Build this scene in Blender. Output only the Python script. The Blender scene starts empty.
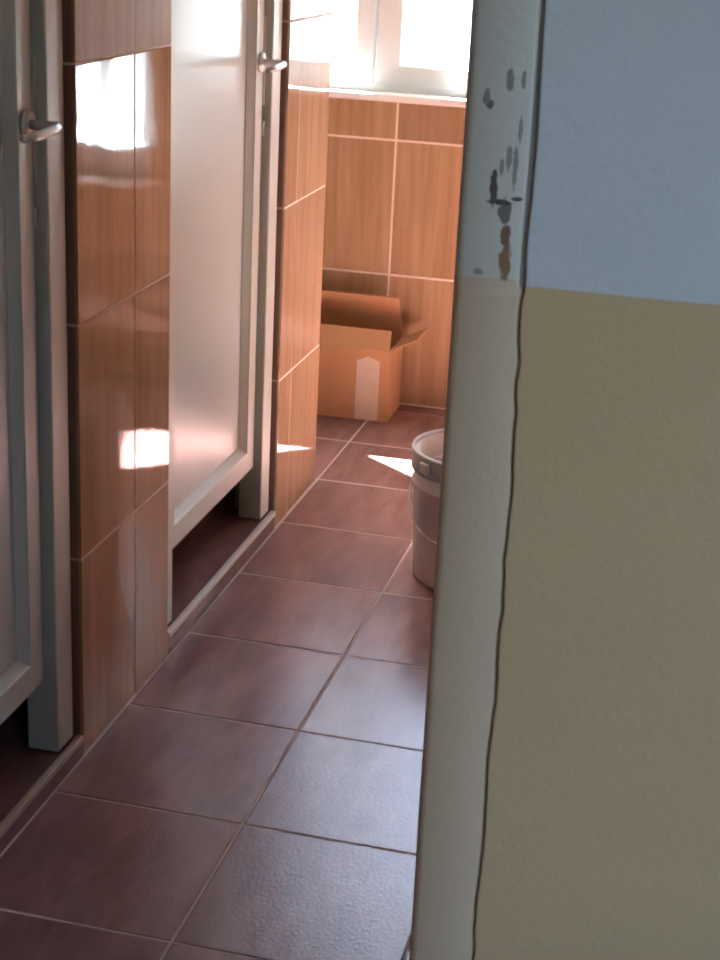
import bpy, bmesh, math, random
from mathutils import Vector, Matrix, noise
random.seed(7)
scn = bpy.context.scene
COL = scn.collection

# ------------------------------------------------------------------ helpers
def obj(name, bm, mats, parent=None, smooth=False):
    me = bpy.data.meshes.new(name)
    bmesh.ops.recalc_face_normals(bm, faces=bm.faces[:])
    bm.to_mesh(me); bm.free()
    if not isinstance(mats, (list, tuple)): mats = [mats]
    for m in mats: me.materials.append(m)
    if smooth:
        for p in me.polygons: p.use_smooth = True
    o = bpy.data.objects.new(name, me); COL.objects.link(o)
    if parent:
        o.parent = parent
        o.matrix_parent_inverse = parent.matrix_basis.inverted()
    return o

def empty(name, loc):
    o = bpy.data.objects.new(name, None); COL.objects.link(o)
    o.location = loc; o.empty_display_size = .1
    o.matrix_basis  # evaluated basis used for children
    return o

def tag(o, label, cat, group=None, kind=None):
    o['label'] = label; o['category'] = cat
    if group: o['group'] = group
    if kind: o['kind'] = kind
    return o

def box(bm, x0, x1, y0, y1, z0, z1, bevel=0, seg=2, mat=0):
    vs = [bm.verts.new((x, y, z)) for z in (z0, z1) for x, y in ((x0, y0), (x1, y0), (x1, y1), (x0, y1))]
    fs = [(0,3,2,1),(4,5,6,7),(0,1,5,4),(1,2,6,5),(2,3,7,6),(3,0,4,7)]
    faces = [bm.faces.new([vs[i] for i in f]) for f in fs]
    for f in faces: f.material_index = mat
    if bevel:
        es = list({e for f in faces for e in f.edges})
        r = bmesh.ops.bevel(bm, geom=es, offset=bevel, segments=seg, profile=.5, affect='EDGES')
        for f in r['faces']: f.material_index = mat
    return faces

def quad(bm, pts, mat=0):
    f = bm.faces.new([bm.verts.new(p) for p in pts]); f.material_index = mat; return f

def tiles(bm, P, ub, vb, n, gap=.0045, lift=.0012, mat=0, tilt=None):
    """raised ceramic tiles on a grout face. P(u,v,h) -> point; ub, vb grid edges; tilt {(i,j):(du,dv)} slope of that tile"""
    for i in range(len(ub)-1):
        for j in range(len(vb)-1):
            u0, u1, v0, v1 = ub[i], ub[i+1], vb[j], vb[j+1]
            if u1-u0 < .008 or v1-v0 < .008: continue
            g = gap/2; b = .0016
            uc, vc = (u0+u1)/2, (v0+v1)/2
            tu, tv = (tilt or {}).get((i, j), (random.gauss(0, .0015), random.gauss(0, .0015)))
            H = lambda u, v, h: h + tu*(u-uc) + tv*(v-vc)
            base = [(u0+g, v0+g), (u1-g, v0+g), (u1-g, v1-g), (u0+g, v1-g)]
            top = [(u0+g+b, v0+g+b), (u1-g-b, v0+g+b), (u1-g-b, v1-g-b), (u0+g+b, v1-g-b)]
            A = [bm.verts.new(P(u, v, -.003)) for u, v in base]
            M = [bm.verts.new(P(u, v, H(u, v, lift-.0008))) for u, v in base]
            T = [bm.verts.new(P(u, v, H(u, v, lift))) for u, v in top]
            fs = [bm.faces.new(T)]
            for k in range(4):
                l = (k+1) % 4
                fs.append(bm.faces.new((A[k], A[l], M[l], M[k])))
                fs.append(bm.faces.new((M[k], M[l], T[l], T[k])))
            for f in fs: f.material_index = mat

def tube(bm, pts, rad, n=10, cap=True, mat=0):
    pts = [Vector(p) for p in pts]
    rads = rad if isinstance(rad, (list, tuple)) else [rad]*len(pts)
    rings = []; up = None
    for i, p in enumerate(pts):
        t = (pts[min(i+1, len(pts)-1)] - pts[max(i-1, 0)]).normalized()
        if up is None:
            up = Vector((0, 0, 1)) if abs(t.z) < .9 else Vector((1, 0, 0))
        a = t.cross(up).normalized(); b = a.cross(t).normalized(); up = b
        rings.append([bm.verts.new(p + rads[i]*(math.cos(2*math.pi*k/n)*a + math.sin(2*math.pi*k/n)*b)) for k in range(n)])
    for r, s in zip(rings, rings[1:]):
        for k in range(n):
            bm.faces.new((r[k], r[(k+1) % n], s[(k+1) % n], s[k])).material_index = mat
    if cap:
        bm.faces.new(rings[0][::-1]).material_index = mat; bm.faces.new(rings[-1]).material_index = mat

def lathe(bm, prof, c, n=64, closed=False):
    rings = [[bm.verts.new((c[0]+r*math.cos(2*math.pi*k/n), c[1]+r*math.sin(2*math.pi*k/n), c[2]+z)) for k in range(n)] for r, z in prof]
    pr = list(zip(rings, rings[1:]))
    if closed: pr.append((rings[-1], rings[0]))
    for r, s in pr:
        for k in range(n):
            bm.faces.new((r[k], r[(k+1) % n], s[(k+1) % n], s[k]))
    return rings

# ------------------------------------------------------------------ materials
def mat(name):
    m = bpy.data.materials.new(name); m.use_nodes = True
    nt = m.node_tree; b = nt.nodes['Principled BSDF']
    return m, nt, b, nt.nodes.new, nt.links.new

def simple(name, col, rough=.5, metal=0, spec=.5, bump=0, bscale=60, var=.0, vscale=8):
    m, nt, b, N, L = mat(name)
    b.inputs['Roughness'].default_value = rough; b.inputs['Metallic'].default_value = metal
    b.inputs['Specular IOR Level'].default_value = spec
    b.inputs['Base Color'].default_value = (*col, 1)
    tc = N('ShaderNodeTexCoord')
    if var:
        n = N('ShaderNodeTexNoise'); n.inputs['Scale'].default_value = vscale; n.inputs['Detail'].default_value = 5
        L(tc.outputs['Object'], n.inputs['Vector'])
        mx = N('ShaderNodeMix'); mx.data_type = 'RGBA'
        mx.inputs[6].default_value = (*[c*(1-var) for c in col], 1); mx.inputs[7].default_value = (*[min(1, c*(1+var)) for c in col], 1)
        L(n.outputs['Fac'], mx.inputs[0]); L(mx.outputs[2], b.inputs['Base Color'])
    if bump:
        n2 = N('ShaderNodeTexNoise'); n2.inputs['Scale'].default_value = bscale; n2.inputs['Detail'].default_value = 4
        L(tc.outputs['Object'], n2.inputs['Vector'])
        bp = N('ShaderNodeBump'); bp.inputs['Strength'].default_value = bump; bp.inputs['Distance'].default_value = .003
        L(n2.outputs['Fac'], bp.inputs['Height']); L(bp.outputs['Normal'], b.inputs['Normal'])
    return m

def tile_mat(name, ca, cb, stretch, rough, bump, bscale, wav=.0, coat=0, isl=.25, spec=.5):
    """glazed ceramic with a stretched wood-like grain; every tile takes its own shift of the grain"""
    m, nt, b, N, L = mat(name)
    tc = N('ShaderNodeTexCoord'); geo = N('ShaderNodeNewGeometry')
    mp = N('ShaderNodeMapping'); mp.inputs['Scale'].default_value = stretch
    L(tc.outputs['Object'], mp.inputs['Vector'])
    off = N('ShaderNodeVectorMath'); off.operation = 'SCALE'; off.inputs[0].default_value = (37, 51, 23)
    L(geo.outputs['Random Per Island'], off.inputs['Scale'])
    ad = N('ShaderNodeVectorMath'); L(mp.outputs['Vector'], ad.inputs[0]); L(off.outputs['Vector'], ad.inputs[1])
    n = N('ShaderNodeTexNoise'); n.inputs['Scale'].default_value = 1; n.inputs['Detail'].default_value = 6; n.inputs['Roughness'].default_value = .62
    n.inputs['Distortion'].default_value = .35
    L(ad.outputs['Vector'], n.inputs['Vector'])
    rp = N('ShaderNodeValToRGB'); rp.color_ramp.elements[0].position = .3; rp.color_ramp.elements[1].position = .72
    rp.color_ramp.elements[0].color = (*ca, 1); rp.color_ramp.elements[1].color = (*cb, 1)
    L(n.outputs['Fac'], rp.inputs['Fac'])
    hs = N('ShaderNodeHueSaturation')
    mr = N('ShaderNodeMapRange'); mr.inputs['To Min'].default_value = 1-isl/2; mr.inputs['To Max'].default_value = 1+isl/2
    L(geo.outputs['Random Per Island'], mr.inputs['Value']); L(mr.outputs['Result'], hs.inputs['Value'])
    L(rp.outputs['Color'], hs.inputs['Color']); L(hs.outputs['Color'], b.inputs['Base Color'])
    b.inputs['Roughness'].default_value = rough; b.inputs['Specular IOR Level'].default_value = spec
    n2 = N('ShaderNodeTexNoise'); n2.inputs['Scale'].default_value = bscale; n2.inputs['Detail'].default_value = 3
    L(tc.outputs['Object'], n2.inputs['Vector'])
    bp = N('ShaderNodeBump'); bp.inputs['Strength'].default_value = bump; bp.inputs['Distance'].default_value = .002
    L(n2.outputs['Fac'], bp.inputs['Height'])
    last = bp
    if wav:
        n3 = N('ShaderNodeTexNoise'); n3.inputs['Scale'].default_value = 9; n3.inputs['Detail'].default_value = 1
        L(tc.outputs['Object'], n3.inputs['Vector'])
        b2 = N('ShaderNodeBump'); b2.inputs['Strength'].default_value = wav; b2.inputs['Distance'].default_value = .004
        L(n3.outputs['Fac'], b2.inputs['Height']); L(bp.outputs['Normal'], b2.inputs['Normal']); last = b2
    L(last.outputs['Normal'], b.inputs['Normal'])
    return m

WALLT = tile_mat('brown_wall_tile', (.33, .188, .104), (.475, .308, .186), (34, 34, 2.2), .04, .03, 120, wav=.07, spec=.35)
WALLM = tile_mat('satin_brown_wall_tile', (.33, .188, .104), (.475, .308, .186), (34, 34, 2.2), .42, .03, 120, spec=.06)
FLOORT = tile_mat('red_brown_floor_tile', (.185, .088, .080), (.33, .178, .164), (17, 4.5, 5), .25, .24, 150, wav=.2, isl=.2, spec=.7)
GROUT = simple('wall_grout', (.80, .66, .56), .8, bump=.2)
FGROUT = simple('floor_grout', (.56, .43, .38), .75, bump=.2)
BRAID = simple('dark_brown_tile_edge', (.30, .17, .12), .5)
ALU = simple('cream_painted_aluminium', (.56, .58, .52), .38, bump=.03, bscale=90, var=.05)
PANEL = simple('cream_composite_panel', (.53, .565, .53), .28, spec=.3, bump=.015, bscale=30, var=.03, vscale=3)
CHROME = simple('satin_metal', (.80, .79, .76), .25, metal=1)
LEVER = simple('pale_painted_metal', (.66, .64, .60), .22, metal=.35)
PVC = simple('white_pvc', (.74, .78, .79), .3, var=.02)
SILL = simple('white_sill_stone', (.85, .84, .82), .3, var=.03)
WHITE = simple('ceiling_white', (.55, .545, .53), .8, var=.03)
STRIP = simple('pale_metal_edge_strip', (.62, .56, .50), .4, var=.06)
STRIPB = simple('worn_beige_edge_strip', (.42, .29, .21), .45, var=.12)
CONC = simple('dark_asphalt', (.050, .056, .060), .9, var=.1, vscale=.6)

def cardboard():
    m, nt, b, N, L = mat('brown_cardboard')
    tc = N('ShaderNodeTexCoord'); w = N('ShaderNodeTexWave'); w.inputs['Scale'].default_value = 55; w.inputs['Distortion'].default_value = .3
    w.bands_direction = 'Z'; L(tc.outputs['Object'], w.inputs['Vector'])
    n = N('ShaderNodeTexNoise'); n.inputs['Scale'].default_value = 14; n.inputs['Detail'].default_value = 6; L(tc.outputs['Object'], n.inputs['Vector'])
    mx = N('ShaderNodeMix'); mx.data_type = 'RGBA'; mx.inputs[6].default_value = (.46, .235, .115, 1); mx.inputs[7].default_value = (.55, .29, .145, 1)
    L(n.outputs['Fac'], mx.inputs[0]); L(mx.outputs[2], b.inputs['Base Color'])
    bp = N('ShaderNodeBump'); bp.inputs['Strength'].default_value = .08; bp.inputs['Distance'].default_value = .002
    L(w.outputs['Fac'], bp.inputs['Height']); L(bp.outputs['Normal'], b.inputs['Normal']); b.inputs['Roughness'].default_value = .75
    return m
CARD = cardboard()
TAPE = simple('clear_packing_tape', (.66, .52, .42), .22, bump=.25, bscale=45, var=.12, vscale=30)

def glass():
    m, nt, b, N, L = mat('window_glass')
    nt.nodes.remove(b); out = nt.nodes['Material Output']
    t = N('ShaderNodeBsdfTransparent'); t.inputs[0].default_value = (.95, .97, .97, 1)
    g = N('ShaderNodeBsdfGlossy'); g.inputs['Roughness'].default_value = .02
    lw = N('ShaderNodeLayerWeight'); lw.inputs['Blend'].default_value = .5
    pw = N('ShaderNodeMath'); pw.operation = 'POWER'; pw.inputs[1].default_value = 5; L(lw.outputs['Facing'], pw.inputs[0])
    f = N('ShaderNodeMath'); f.operation = 'MULTIPLY_ADD'; f.inputs[1].default_value = .9; f.inputs[2].default_value = .04; L(pw.outputs[0], f.inputs[0])
    mx = N('ShaderNodeMixShader'); L(f.outputs[0], mx.inputs[0]); L(t.outputs[0], mx.inputs[1]); L(g.outputs[0], mx.inputs[2]); L(mx.outputs[0], out.inputs[0])
    return m
GLASS = glass()

def dado(name, up, low, zline, slope=0):
    """oil-paint dado: one paint below the line, another above"""
    m, nt, b, N, L = mat(name)
    tc = N('ShaderNodeTexCoord'); s = N('ShaderNodeSeparateXYZ'); L(tc.outputs['Object'], s.inputs[0])
    n = N('ShaderNodeTexNoise'); n.inputs['Scale'].default_value = 18; n.inputs['Detail'].default_value = 4; L(tc.outputs['Object'], n.inputs['Vector'])
    wob = N('ShaderNodeMath'); wob.operation = 'MULTIPLY_ADD'; wob.inputs[1].default_value = .004; L(n.outputs['Fac'], wob.inputs[0]); L(s.outputs['Z'], wob.inputs[2])
    mr = N('ShaderNodeMapRange'); mr.inputs['From Min'].default_value = zline-.001+.002; mr.inputs['From Max'].default_value = zline+.001+.002
    L(wob.outputs[0], mr.inputs['Value'])
    mx = N('ShaderNodeMix'); mx.data_type = 'RGBA'; mx.inputs[6].default_value = (*low, 1); mx.inputs[7].default_value = (*up, 1)
    L(mr.outputs['Result'], mx.inputs[0])
    n1 = N('ShaderNodeTexNoise'); n1.inputs['Scale'].default_value = 7; n1.inputs['Detail'].default_value = 6; L(tc.outputs['Object'], n1.inputs['Vector'])
    hs = N('ShaderNodeHueSaturation'); v = N('ShaderNodeMapRange'); v.inputs['To Min'].default_value = .93; v.inputs['To Max'].default_value = 1.07
    L(n1.outputs['Fac'], v.inputs['Value']); L(v.outputs['Result'], hs.inputs['Value']); L(mx.outputs[2], hs.inputs['Color'])
    L(hs.outputs['Color'], b.inputs['Base Color'])
    n2 = N('ShaderNodeTexNoise'); n2.inputs['Scale'].default_value = 120; n2.inputs['Detail'].default_value = 5; L(tc.outputs['Object'], n2.inputs['Vector'])
    bp = N('ShaderNodeBump'); bp.inputs['Strength'].default_value = .25; bp.inputs['Distance'].default_value = .002
    L(n2.outputs['Fac'], bp.inputs['Height']); L(bp.outputs['Normal'], b.inputs['Normal']); b.inputs['Roughness'].default_value = .55
    return m, nt, b, N, L, hs, tc
DADO = 1.120
BLUE, BEIGE = (.67, .625, .57), (.67, .43, .215)
NEARW = dado('hall_wall_paint', BLUE, BEIGE, DADO)[0]
OLDP = simple('old_grey_blue_plaster_edge', (.42, .39, .36), .8, bump=.4)

def frame_mat():
    m, nt, b, N, L, hs, tc = dado('chipped_frame_paint', (.60, .50, .39), (.63, .42, .26), 1.124)
    col = hs.outputs['Color']
    # worn spots: (centre x, z, half width, half height, colour)
    spots = [(.8092, 1.138, .0055, .017, (0.260, 0.120, 0.047)), (.8083, 1.160, .0045, .010, (0.190, 0.092, 0.047)), (.8065, 1.178, .0055, .012, (0.170, 0.124, 0.086)),
             (.7960, 1.197, .0032, .016, (0.100, 0.069, 0.055)), (.8030, 1.186, .0110, .0026, (0.080, 0.060, 0.047)), (.8150, 1.1895, .0070, .0022, (0.080, 0.064, 0.047)),
             (.8030, 1.283, .0035, .010, (0.240, 0.207, 0.156)), (.8135, 1.283, .0020, .007, (0.250, 0.216, 0.164)), (.7880, 1.263, .0040, .004, (0.170, 0.143, 0.109)), (.785, 1.268, .003, .007, (0.270, 0.230, 0.172)),
             (.8140, 1.243, .0018, .012, (0.270, 0.248, 0.195)), (.8120, 1.215, .0022, .020, (0.270, 0.230, 0.164)), (.8065, 1.222, .0025, .010, (0.270, 0.239, 0.187)),
             (.8010, 1.215, .0020, .008, (0.280, 0.248, 0.195)), (.7880, 1.128, .0040, .003, (0.290, 0.258, 0.195))]
    n = N('ShaderNodeTexNoise'); n.inputs['Scale'].default_value = 120; n.inputs['Detail'].default_value = 5; L(tc.outputs['Object'], n.inputs['Vector'])
    for cx, cz, hw, hh, c in spots:
        mp = N('ShaderNodeMapping'); mp.vector_type = 'POINT'
        mp.inputs['Location'].default_value = (-cx/hw, 0, -cz/hh); mp.inputs['Scale'].default_value = (1/hw, 0, 1/hh)
        L(tc.outputs['Object'], mp.inputs['Vector'])
        ln = N('ShaderNodeVectorMath'); ln.operation = 'LENGTH'; L(mp.outputs['Vector'], ln.inputs[0])
        ad = N('ShaderNodeMath'); ad.operation = 'MULTIPLY_ADD'; ad.inputs[1].default_value = 1.5; L(n.outputs['Fac'], ad.inputs[0]); L(ln.outputs['Value'], ad.inputs[2])
        mr = N('ShaderNodeMapRange'); mr.inputs['From Min'].default_value = 1.85; mr.inputs['From Max'].default_value = 1.5
        L(ad.outputs[0], mr.inputs['Value'])
        mx = N('ShaderNodeMix'); mx.data_type = 'RGBA'; mx.inputs[7].default_value = (*c, 1)
        L(mr.outputs['Result'], mx.inputs[0]); L(col, mx.inputs[6]); col = mx.outputs[2]
    L(col, b.inputs['Base Color'])
    return m
FRAMEP = frame_mat()

# ------------------------------------------------------------------ floor
HX = 2.4                                   # right wall of the hall
XR, YF, ZC = 1.62, 4.572, 2.75            # right wall, far wall, ceiling
XB = -1.12                                # back wall of the cubicles
S = .326
bm = bmesh.new()
box(bm, -1.3, HX, -2.2, 4.85, -.12, -.0010, mat=1)
xs = [0 + S*k for k in range(-4, 10)]; ys = [1.857 + .33*k for k in range(-12, 9)]
xs = [x for x in xs if -1.3 < x < 2.3]; xs = [-1.3] + xs + [HX]; ys = [y for y in ys if -2.2 < y < YF] + [YF]
tiles(bm, lambda u, v, h: (u, v, h-.0010), xs, ys, None, gap=.0046, lift=.0010)
floor = obj('floor', bm, [FLOORT, FGROUT]); tag(floor, 'glossy reddish-brown tiled floor of the passage', 'floor', kind='structure')

# ------------------------------------------------------------------ left tiled wall: three piers and the wall above the cubicle doors
bm = bmesh.new()
rows = [0, .3644, .7625, 1.163, 1.561, 1.959, 2.357, ZC]
T = .10; HD = 2.06
piers = [(1.16, 1.585, [1.16, 1.335, 1.585]), (2.312, 2.728, [2.312, 2.553, 2.728]), (3.456, 3.812, [3.456, 3.558, 3.812])]
for y0, y1, ub in piers:
    box(bm, -T, -.0025, y0+.002, y1-.0005, 0, ZC, mat=1)
    if 2 < y0 < 3:
        tiles(bm, lambda u, v, h: (-.0025+h, u, v), ub, rows[:4], None, gap=.003)
        tiles(bm, lambda u, v, h: (-.0025+h, u, v), ub, rows[3:], None, mat=4, gap=.003)
    else: tiles(bm, lambda u, v, h: (-.0025+h, u, v), ub, rows, None)
    # tile edge facing the camera side
    tiles(bm, lambda u, v, h: (u, y0+.002-h, v), [-.10, -.0035], rows, None, lift=.002, mat=2)
for y0, y1 in ((1.585, 2.312), (2.728, 3.456)):
    box(bm, -T, -.0025, y0, y1, HD, ZC, mat=1)
    tiles(bm, lambda u, v, h: (-.0025+h, u, v), [y0, y0+.25, y0+.5, y1], [HD, 2.357, ZC], None)
# end face of the last pier, towards the window
tiles(bm, lambda u, v, h: (u, 3.812-.0005+h, v), [-1.0, -.75, -.5, -.25, -.001], rows, None)
# dividing walls between the cubicles, back wall
for y in (1.38, 2.47, 3.711):
    box(bm, XB, -T, y, y+.10, 0, ZC, mat=3)
box(bm, XB-.1, XB, 1.16, 4.82, 0, ZC, mat=3)
wl = obj('wall_left', bm, [WALLT, GROUT, BRAID, simple('cubicle_wall_paint', (.45, .36, .30), .6, var=.05), WALLM])
tag(wl, 'brown wood-grain tiled wall with two cubicle doorways along the left', 'wall', kind='structure')

# raised cubicle floors
for k, (y0, y1) in enumerate(((1.585, 2.312), (2.728, 3.456))):
    zt = (.040, .046)[k]
    bm = bmesh.new()
    box(bm, XB, -.002, y0, y1, 0, zt-.003, mat=0)
    if k == 0: box(bm, XB, -T, 1.48, y0, 0, zt-.003); box(bm, XB, -T, y1, 2.47, 0, zt-.003)
    else: box(bm, XB, -T, 2.57, y0, 0, zt-.003); box(bm, XB, -T, y1, 3.711, 0, zt-.003)
    cf = obj('floor', bm, [FLOORT])
    tag(cf, ('raised brown floor under the nearer cubicle door at the left edge', 'raised brown floor under the farther cubicle door between the tiled piers')[k], 'floor', kind='structure')
    bm = bmesh.new()
    box(bm, -.011, .0015, y0+.003, y1-.003, zt-.010, zt+.002, bevel=.002)
    tr = obj('trim_%d' % (k+2), bm, (STRIPB, STRIP)[k])
    tag(tr, ('dull beige edge strip on the step of the nearer cubicle', 'pale edge strip on the step of the farther cubicle')[k], 'trim', kind='structure')

# ------------------------------------------------------------------ cubicle doors
def cubicle_door(n, y0, y1, zt, label):
    root = empty('door_%d' % n, (-.03, (y0+y1)/2, zt)); tag(root, label, 'door', 'cubicle doors', 'structure')
    fr = bmesh.new()
    jl0, jl1, jr0, jr1 = y0+.004, y0+.062, y1-.074, y1-.010
    box(fr, -.070, -.015, jl0, jl1, zt, HD, bevel=.003)
    box(fr, -.070, -.015, jr0, jr1, zt, HD, bevel=.003)
    box(fr, -.070, -.0155, jl1-.001, jr0+.001, HD-.05, HD, bevel=.003)
    obj('door_frame', fr, ALU, root)
    a, b = jl1+.004, jr0-.011          # leaf
    zb, zt2 = .178, HD-.056
    st, bd, xf, xp, xk = .052, .013, -.032, -.048, -.064
    bm = bmesh.new()
    def loop(i, x): return [bm.verts.new((x, u, v)) for u, v in ((a+i, zb+i), (b-i, zb+i), (b-i, zt2-i), (a+i, zt2-i))]
    Ls = [loop(0, xk), loop(0, xf-.003), loop(.003, xf), loop(st-.002, xf), loop(st, xf-.003), loop(st+bd, xp), loop(st+bd, xk)]
    for p, q in list(zip(Ls, Ls[1:])) + [(Ls[-1], Ls[0])]:
        for k in range(4):
            bm.faces.new((p[k], p[(k+1) % 4], q[(k+1) % 4], q[k]))
    leaf = obj('door_leaf', bm, ALU, root)
    bm = bmesh.new(); i = st+bd-.001
    box(bm, xp-.010, xp-.002, a+i, b-i, zb+i, zt2-i)
    obj('panel', bm, PANEL, leaf)
    # lever handle
    yh = b-.024; zh = 1.085
    bm = bmesh.new()
    tube(bm, [(xf-.001, yh, zh), (xf+.006, yh, zh), (xf+.009, yh, zh)], [.021, .021, .017], 24)
    p = [(xf+.004, yh, zh), (.004, yh, zh), (.016, yh-.004, zh), (.022, yh-.014, zh), (.024, yh-.03, zh-.001), (.024, yh-.08, zh-.003), (.023, yh-.125, zh-.002)]
    tube(bm, p, [.0075, .0075, .008, .008, .0075, .007, .006], 12)
    obj('door_handle', bm, LEVER, leaf, smooth=True)
    bm = bmesh.new()
    box(bm, -.052, -.030, b-.0005, jr0-.0005, .994, 1.178, bevel=.001)
    obj('lock_plate', bm, ALU, leaf)
    bm = bmesh.new()
    box(bm, -.052, -.029, b-.0005, jr0-.0005, .931, .961, bevel=.001)
    obj('lock_plate', bm, ALU, leaf)
    return root
cubicle_door(1, 1.585, 2.312, .042, 'nearer cream cubicle door with lever handle, cut by the left edge')
cubicle_door(2, 2.728, 3.456, .048, 'farther cream cubicle door with lever handle between two brown tiled piers')

# ------------------------------------------------------------------ far wall with the window and an added low one out of view
WZ0, WZ1 = .885, 2.25
W2Z = .575  # low second window is added, unseen, to give the white reflection in the pier
W2T = 1.045
wins = [(-.765, .52), (.735, 1.01)]
bm = bmesh.new()
y0, y1 = YF+.0025, YF+.118
xe = [XB-.1, wins[0][0], wins[0][1], wins[1][0], wins[1][1], XR+.1]
box(bm, xe[0], xe[-1], y0, y1, WZ1, ZC, mat=1)
box(bm, xe[3], xe[4], y0, y1, W2T, WZ1, mat=1)
sz = [0, WZ0, 0, W2Z, 0]
for i in range(5): box(bm, xe[i], xe[i+1], y0, y1, -.12, sz[i] or WZ1, mat=1)
P = lambda u, v, h: (u, y0-h, v)
tiles(bm, P, [.735, 1.01], [W2T, 1.1655, 1.554, 1.9425, WZ1], None, gap=.0065)
ub = [XB] + [.25*k for k in range(-4, 7)] + [XR]
cut = lambda xa, xb: [xa] + [q for q in ub if xa+.02 < q < xb-.02] + [xb]
RW = [0, .3885, .7770, 1.1655, 1.554, 1.9425]
tiles(bm, P, ub, [WZ1, 2.331, 2.72], None, gap=.0065)
for i in range(5):
    top = sz[i] or WZ1
    tiles(bm, P, cut(max(xe[i], XB), min(xe[i+1], XR)), [z for z in RW if z < top-.02] + [top], None, gap=.0065)
wf = obj('wall_far', bm, [WALLT, GROUT]); tag(wf, 'brown tiled far wall below the bright window', 'wall', kind='structure')

def window(n, xa, xb, WZ0, p0, WZ1, rail, panes, label):
    root = empty('window_%d' % n, ((xa+xb)/2, YF+.06, WZ0)); tag(root, label, 'window', kind='structure')
    bm = bmesh.new(); z0 = WZ0+.020
    ya, yb = YF+.050, YF+.115
    box(bm, xa, xa+.028, ya, yb, z0, WZ1, bevel=.002); box(bm, xb-.028, xb, ya, yb, z0, WZ1, bevel=.002)
    box(bm, xa+.0275, xb-.0275, ya, yb, z0, z0+.022, bevel=.002); box(bm, xa+.0275, xb-.0275, ya, yb, WZ1-.028, WZ1, bevel=.002)
    obj('window_frame', bm, PVC, root)
    bm = bmesh.new()
    box(bm, xa-.0, xb+.0, YF-.016, YF+.052, WZ0+.001, z0, bevel=.004)
    obj('window_sill', bm, SILL, root)
    bm = bmesh.new()
    box(bm, xa-.02, xb+.02, YF+.1185, YF+.21, z0-.03, z0+.012, bevel=.003)
    obj('outer_sill', bm, SILL, root)
    for (sa, sb, pa, pb) in panes:
        bm = bmesh.new()
        s0, s1 = z0+.022, WZ1-.028; p1 = WZ1-rail
        def ring(d, y, a, b, c, e): return [bm.verts.new((u, y, v)) for u, v in ((a+d, c+d), (b-d, c+d), (b-d, e-d), (a+d, e-d))]
        yf = YF+.038
        Ls = [ring(0, yb-.004, sa, sb, s0, s1), ring(0, yf+.004, sa, sb, s0, s1), ring(.004, yf, sa, sb, s0, s1),
              ring(-.006, yf, pa, pb, p0, p1), ring(0, yf+.008, pa, pb, p0, p1), ring(0.004, yf+.040, pa, pb, p0, p1), ring(.004, yb-.004, pa, pb, p0, p1)]
        for p, q in list(zip(Ls, Ls[1:])) + [(Ls[-1], Ls[0])]:
            for k in range(4): bm.faces.new((p[k], p[(k+1) % 4], q[(k+1) % 4], q[k]))
        so = obj('sash', bm, PVC, root)
        bm = bmesh.new()
        box(bm, pa+.002, pb-.002, yf+.044, yf+.050, p0+.002, p1-.002)
        obj('pane', bm, GLASS, so)
window(1, -.765, .52, WZ0, .985, WZ1, .095, [(-.737, -.085, -.685, -.145), (-.0805, .492, -.002, .43)], 'white double casement window above the tiled sill at the end')
window(2, .735, 1.01, W2Z, .69, W2T, .045, [(.752, .893, .768, .878), (.896, .995, .912, .982)], 'white small low window with two narrow panes, added unseen on the end wall for its reflection in the nearer pier')

# ------------------------------------------------------------------ right wall, ceiling
bm = bmesh.new()
xw = XR
box(bm, xw, xw+.12, 1.461, YF+.118, 0, ZC, mat=1)
NX, NY = .82, 3.12  # near block added out of view to darken the nearer pier and door
box(bm, NX+.0025, xw, 1.461, NY-.0025, 0, ZC, mat=1)
tiles(bm, lambda u, v, h: (NX+.0025-h, u, v), [1.462, 1.70, 1.95, 2.20, 2.45, 2.70, 2.95, NY-.003], rows[:6]+[2.357], None)
tiles(bm, lambda u, v, h: (u, NY-.0025+h, v), [NX+.003, 1.07, 1.32, 1.57, xw], rows[:6]+[2.357], None)
tag(obj('wall_right', bm, [WALLT, simple('off_white_wall_paint', (.62, .62, .60), .6)]), 'white and brown tiled wall on the right, hidden behind the door frame, with an added near block that keeps light off the nearer pier', 'wall', kind='structure')  # off-white picked so this unseen wall bounces neutral light
bm = bmesh.new(); box(bm, -1.45, 2.55, -2.4, YF+.3, ZC, ZC+.12)
tag(obj('ceiling', bm, WHITE), 'plain white ceiling', 'ceiling', kind='structure')

# ------------------------------------------------------------------ near wall with the doorway (painted dado, crack along the frame)
YN, DX0, DX1, DZ = 1.300, -.06, .767, 2.05
crack = [(.8258, 1.60), (.8255, 1.35), (.8270, 1.29), (.8283, 1.23), (.8275, 1.18), (.8268, 1.15), (.8285, 1.122), (.8268, 1.110), (.8264, 1.083), (.8290, 1.055), (.8285, 1.03), (.8297, 1.012), (.8300, .98), (.8316, .952),
         (.8304, .878), (.8320, .83), (.8309, .802), (.8326, .744), (.8300, .682), (.8310, .641), (.8323, .589), (.8297, .528), (.8312, .468), (.829, .30), (.830, 0)]
fine = []
for (xa, za), (xb, zb) in zip(crack, crack[1:]):
    n = max(2, int((za-zb)/.008))
    for k in range(n):
        t = k/n; z = za+(zb-za)*t
        j = (noise.noise(Vector((3.1, 0, z*45)))*.0012 + noise.noise(Vector((7.7, 0, z*140)))*.0005) if z < 1.118 else noise.noise(Vector((1.3, 0, z*60)))*.0006
        fine.append((xa+(xb-xa)*t+j, z))
fine.append(crack[-1])
bm = bmesh.new()
fr = [bm.verts.new((x, YN, z)) for x, z in fine]
md = [bm.verts.new((x+.0015, YN-.0004, z)) for x, z in fine]
rt = [bm.verts.new((.90, YN, z)) for x, z in fine]
bk = [bm.verts.new((x, YN+.02, z)) for x, z in fine]
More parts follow.
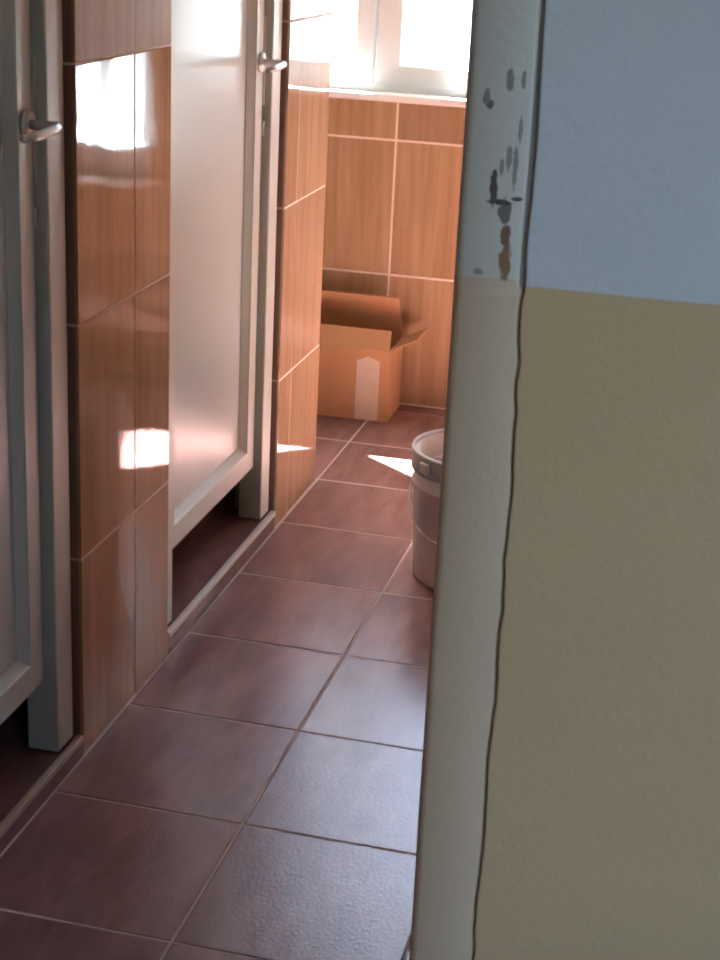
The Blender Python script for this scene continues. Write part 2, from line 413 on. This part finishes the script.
for k in range(len(fine)-1):
    bm.faces.new((bk[k], bk[k+1], fr[k+1], fr[k])).material_index = 1
    bm.faces.new((fr[k], fr[k+1], md[k+1], md[k])); bm.faces.new((md[k], md[k+1], rt[k+1], rt[k]))
quad(bm, [(.90, YN, 0), (HX, YN, 0), (HX, YN, 1.6), (.90, YN, 1.6)])
quad(bm, [(.8258, YN, 1.6), (HX, YN, 1.6), (HX, YN, ZC), (.8258, YN, ZC)])
quad(bm, [(.8258, YN, 1.6), (.8258, YN, ZC), (.8258, YN+.02, ZC), (.8258, YN+.02, 1.6)], 1)
# core of the wall and its far side
box(bm, .822, .836, YN+.0035, YN+.02, 0, ZC, mat=1)
box(bm, .834, HX, YN+.02, YN+.16, 0, ZC, mat=1)
box(bm, -1.3, DX0-.07, YN-.14, YN, 0, ZC, mat=2); box(bm, -1.3, HX, YN+.021, YN+.159, DZ+.07, ZC, mat=2)
tag(obj('wall_near', bm, [NEARW, OLDP, WHITE]), 'painted hall wall, pale blue above a beige dado, at the right', 'wall', kind='structure')

bm = bmesh.new()
yf = YN+.0008
def edge(z):
    if z > 1.118: return .8226
    for (xa, za), (xb, zb) in zip(fine, fine[1:]):
        if zb <= z <= za: return xa+(xb-xa)*(za-z)/max(1e-6, za-zb)-.0013
    return .827
def fr_profile(zs):
    rings = []
    for z in zs:
        e = edge(z)
        pts = [(.767, YN+.165), (.767, yf+.009), (.7683, yf+.004), (.7715, yf+.001), (.776, yf), (e-.004, yf), (e-.001, yf+.002), (e, yf+.0035), (e-.002, yf+.0036)]
        rings.append([bm.verts.new((x+noise.noise(Vector((x*9, z*7, 2)))*.0006, y+noise.noise(Vector((x*20, z*12, 5)))*.0005, z)) for x, y in pts])
    for p, q in zip(rings, rings[1:]):
        for k in range(len(pts)-1): bm.faces.new((p[k], p[k+1], q[k+1], q[k]))
fr_profile([DZ*k/300 for k in range(301)])
box(bm, DX0-.065, DX0, yf, YN+.165, 0, DZ, bevel=.006)
box(bm, DX0-.065, .8262, yf, YN+.165, DZ, DZ+.065, bevel=.006)
tag(obj('trim_1', bm, FRAMEP, smooth=True), 'chipped grey and beige painted door frame with rust spots beside the crack', 'door frame', kind='structure')

# ------------------------------------------------------------------ hall behind the camera
HW = (-1.05, .85, .6, 2.4); bm = bmesh.new()  # opening added out of view so daylight reaches the near wall
for a, b, c, d in ((-2.3, HW[0], 0, ZC), (HW[1], YN+.16, 0, ZC), (HW[0], HW[1], 0, HW[2]), (HW[0], HW[1], HW[3], ZC)): box(bm, HX, HX+.12, a, b, c, d)
tag(obj('wall_hall_right', bm, NEARW), 'blue and beige painted side wall of the hall with an opening added to light the near wall, beyond the right edge', 'wall', kind='structure')
bm = bmesh.new(); box(bm, -1.42, -1.3, -2.3, YN+.16, -.12, ZC)
tag(obj('wall_hall_left', bm, NEARW), 'blue and beige painted side wall of the hall beyond the left edge', 'wall', kind='structure')
bm = bmesh.new(); box(bm, -1.3, HX, -2.3, -2.18, 0, ZC)
tag(obj('wall_hall_back', bm, NEARW), 'blue and beige painted hall wall behind the camera', 'wall', kind='structure')

# ground outside
bm = bmesh.new(); box(bm, -40, 40, 5.2, 70, -.6, -.5)
tag(obj('ground', bm, CONC), 'sunlit asphalt ground outside the window', 'ground', kind='structure')

# ------------------------------------------------------------------ cardboard box
bx = empty('cardboard_box', (-.16, 4.46, 0)); tag(bx, 'open brown cardboard box with raised flaps on the floor under the window', 'box')
x0, x1, ya, yb, h, t = -.37, .059, 4.372, 4.545, .212, .004
bm = bmesh.new()
box(bm, x0, x1, ya, ya+t, .001, h); box(bm, x0, x1, yb-t, yb, .001, h)
box(bm, x0, x0+t, ya+t, yb-t, .001, h); box(bm, x1-t, x1, ya+t, yb-t, .001, h); box(bm, x0+t, x1-t, ya+t, yb-t, .001, .005)
obj('box_body', bm, CARD, bx)
def flap(a, b, d, L):      # hinge a-b, direction d (unit), length L
    a, b, d = Vector(a), Vector(b), Vector(d).normalized()
    n = (b-a).cross(d).normalized()*t*.5
    e = (b-a).normalized()*.003
    bm = bmesh.new(); P = [a+e, b-e, b-e*2+d*L, a+e*2+d*L]
    A = [bm.verts.new(p+n) for p in P]; B = [bm.verts.new(p-n) for p in P]
    bm.faces.new(A); bm.faces.new(B[::-1])
    for k in range(4): bm.faces.new((A[k], A[(k+1) % 4], B[(k+1) % 4], B[k]))
    return obj('flap', bm, CARD, bx)
flap((x0, ya+t/2, h), (x1, ya+t/2, h), (0, .75, 1), .062)
flap((x0, yb-t/2, h), (x1, yb-t/2, h), (0, -.42, 1), .142)
flap((x1-t/2, ya+t, h), (x1-t/2, yb-t, h), (1, 0, .50), .085)
flap((x0+t/2, ya+t, h), (x0+t/2, yb-t, h), (-1, 0, .3), .085)
bm = bmesh.new()
pts = [(-.036, .003), (.031, .003), (.031, .178), (-.004, .192), (-.036, .178)]
A = [bm.verts.new((x, ya-.0022, z)) for x, z in pts]; B = [bm.verts.new((x, ya-.0002, z)) for x, z in pts]
bm.faces.new(A); bm.faces.new(B[::-1])
for k in range(5): bm.faces.new((A[k], A[(k+1) % 5], B[(k+1) % 5], B[k]))
tp = obj('tape', bm, TAPE, bx); tp['label'] = 'whitish strip of packing tape'

# ------------------------------------------------------------------ bucket
bc = (.490, 3.345, 0)
bk_ = empty('bucket', bc); tag(bk_, 'off-white plastic bucket with wire handle, half hidden by the door frame', 'bucket')
PLAST = simple('off_white_plastic', (.88, .81, .77), .35, var=.05)
PLASTW = simple('white_plastic_band', (.60, .60, .60), .35, var=.05)
RB, RT, HB = .130, .143, .300
R = lambda z: RB+(RT-RB)*z/HB
bm = bmesh.new()
lathe(bm, [(0, .004), (RB-.014, .004), (RB-.012, 0), (RB-.004, 0), (RB, .004), (R(.215), .215), (R(.215)+.004, .217), (R(.225)+.004, .225), (R(.226), .227), (R(.29), .292), (R(.29)-.003, .292), (RB-.004, .012), (0, .012)], bc)
obj('bucket_body', bm, PLAST, bk_, smooth=True)
bm = bmesh.new()
lathe(bm, [(R(.255)+.001, .252), (R(.255)+.006, .254), (R(.275)+.003, .276), (R(.29)+.004, .291), (R(.295)+.005, .296), (R(.295)+.003, .300), (R(.295)-.002, .300), (R(.295)-.003, .291), (R(.255)-.001, .290)], bc, closed=True)
obj('rim', bm, PLASTW, bk_, smooth=True)
# wire handle lying down against the side towards the door
va = Vector((-.30, -.95, 0)).normalized(); vp = Vector((va.y, -va.x, 0))
ctr = Vector((bc[0], bc[1], .238))
pts = []
rr = R(.238)+.0045
for k in range(25):
    a = math.pi*k/24
    p = ctr + vp*rr*math.cos(a) + va*(rr+.002)*math.sin(a); p.z = .238 - .120*math.sin(a)**1.0
    pts.append(p)
bm = bmesh.new(); tube(bm, pts, .0024, 8); ha = obj('bucket_handle', bm, CHROME, bk_, smooth=True); ha['label'] = 'thin wire carrying handle'
for s in (1, -1):
    c = ctr + vp*(rr-.004)*s
    bm = bmesh.new(); bmesh.ops.create_uvsphere(bm, u_segments=16, v_segments=10, radius=.018, matrix=Matrix.Translation(c) @ Matrix.Diagonal((.6, .6, 1, 1)))
    obj('handle_lug', bm, PLASTW, bk_, smooth=True)

bm = bmesh.new()
ra = math.radians(228); rx = R(.275)+.004
box(bm, -.004, .006, -.014, .014, .262, .286, bevel=.003)
bmesh.ops.transform(bm, matrix=Matrix.Translation((bc[0], bc[1], 0)) @ Matrix.Rotation(ra, 4, 'Z') @ Matrix.Translation((rx, 0, 0)), verts=bm.verts[:])
obj('rim_tab', bm, PLAST, bk_)
# crumpled cloth in the bucket
bm = bmesh.new(); bmesh.ops.create_icosphere(bm, subdivisions=5, radius=1)
for v in bm.verts:
    d = v.co.copy(); q = 1 + .22*noise.noise(d*1.7) + .16*noise.noise(d*4.2+Vector((3, 1, 2))) + .07*noise.noise(d*9)
    v.co = Vector((d.x*.092*q, d.y*.092*q, d.z*.045*q))+Vector((bc[0]-.012, bc[1]+.012, .238))
rag = obj('rag', bm, simple('dull_pink_cloth', (.34, .24, .23), .85, bump=.3, bscale=200, var=.25, vscale=25), smooth=True)
tag(rag, 'crumpled dull pinkish cloth lying inside the bucket', 'cloth')

# ------------------------------------------------------------------ light
w = bpy.data.worlds.new('World'); scn.world = w; w.use_nodes = True
nt = w.node_tree; bg = nt.nodes['Background']
sky = nt.nodes.new('ShaderNodeTexSky'); sky.sky_type = 'NISHITA'; sky.sun_disc = False
sky.sun_elevation = math.radians(49); sky.sun_rotation = math.radians(-51); sky.air_density = 1.0; sky.dust_density = 3.0; sky.ozone_density = 1.0
hsv = nt.nodes.new('ShaderNodeHueSaturation'); hsv.inputs['Saturation'].default_value = 1.25
nt.links.new(sky.outputs[0], hsv.inputs['Color']); nt.links.new(hsv.outputs[0], bg.inputs[0]); bg.inputs[1].default_value = .30
d = Vector((.671, -.542, -1))
l = bpy.data.lights.new('sun', 'SUN'); l.energy = 90; l.color = (.93, .98, 1); l.angle = math.radians(.6)
so = bpy.data.objects.new('sun', l); COL.objects.link(so); so.rotation_euler = d.to_track_quat('-Z', 'Y').to_euler(); so.location = (-3, 8, 6)
def portal(cx, y, cz, sx, sz, away):
    l = bpy.data.lights.new('window_daylight', 'AREA'); l.shape = 'RECTANGLE'; l.size = sx; l.size_y = sz; l.cycles.is_portal = True
    o = bpy.data.objects.new('window_daylight', l); COL.objects.link(o); o.location = (cx, y, cz)
    o.rotation_euler = Vector((0, away, 0)).to_track_quat('-Z', 'Z').to_euler()
portal(-.12, YF+.16, 1.57, 1.28, 1.36, -1); portal(.872, YF+.16, .81, .275, .47, -1)
portal(0, 0, (HW[2]+HW[3])/2, HW[1]-HW[0], HW[3]-HW[2], 1)  # sky portal for the added hall opening
o = bpy.data.objects[COL.objects[-1].name]; o.location = (HX+.1, (HW[0]+HW[1])/2, (HW[2]+HW[3])/2); o.rotation_euler = Vector((-1, 0, 0)).to_track_quat('-Z', 'Z').to_euler()

# ------------------------------------------------------------------ camera
yaw, pit, rol = -.2265, .3409, .0486
F = Vector((math.sin(yaw)*math.cos(pit), math.cos(yaw)*math.cos(pit), -math.sin(pit)))
r = Vector((math.cos(yaw), -math.sin(yaw), 0)); u = r.cross(F)
r2 = r*math.cos(rol)+u*math.sin(rol); u2 = -r*math.sin(rol)+u*math.cos(rol)
M = Matrix((r2, u2, -F)).transposed().to_4x4(); M.translation = Vector((.997, 0, 1.408))
cd = bpy.data.cameras.new('camera'); cam = bpy.data.objects.new('camera', cd); COL.objects.link(cam)
cam.matrix_world = M; cd.sensor_fit = 'VERTICAL'; cd.sensor_height = 24; cd.lens = 24*1623.9/960; cd.clip_start = .02
scn.camera = cam

scn.view_settings.view_transform = 'Standard'; scn.view_settings.look = 'None'; scn.view_settings.gamma = 1
scn.view_settings.use_curve_mapping = False; scn.view_settings.exposure = 2.5
scn.cycles.use_denoising = True; scn.cycles.max_bounces = 10; scn.cycles.diffuse_bounces = 6; scn.cycles.glossy_bounces = 5
scn.cycles.transparent_max_bounces = 12; scn.cycles.caustics_reflective = False; scn.cycles.sample_clamp_indirect = 6
scn.cycles.filter_width = 2.0
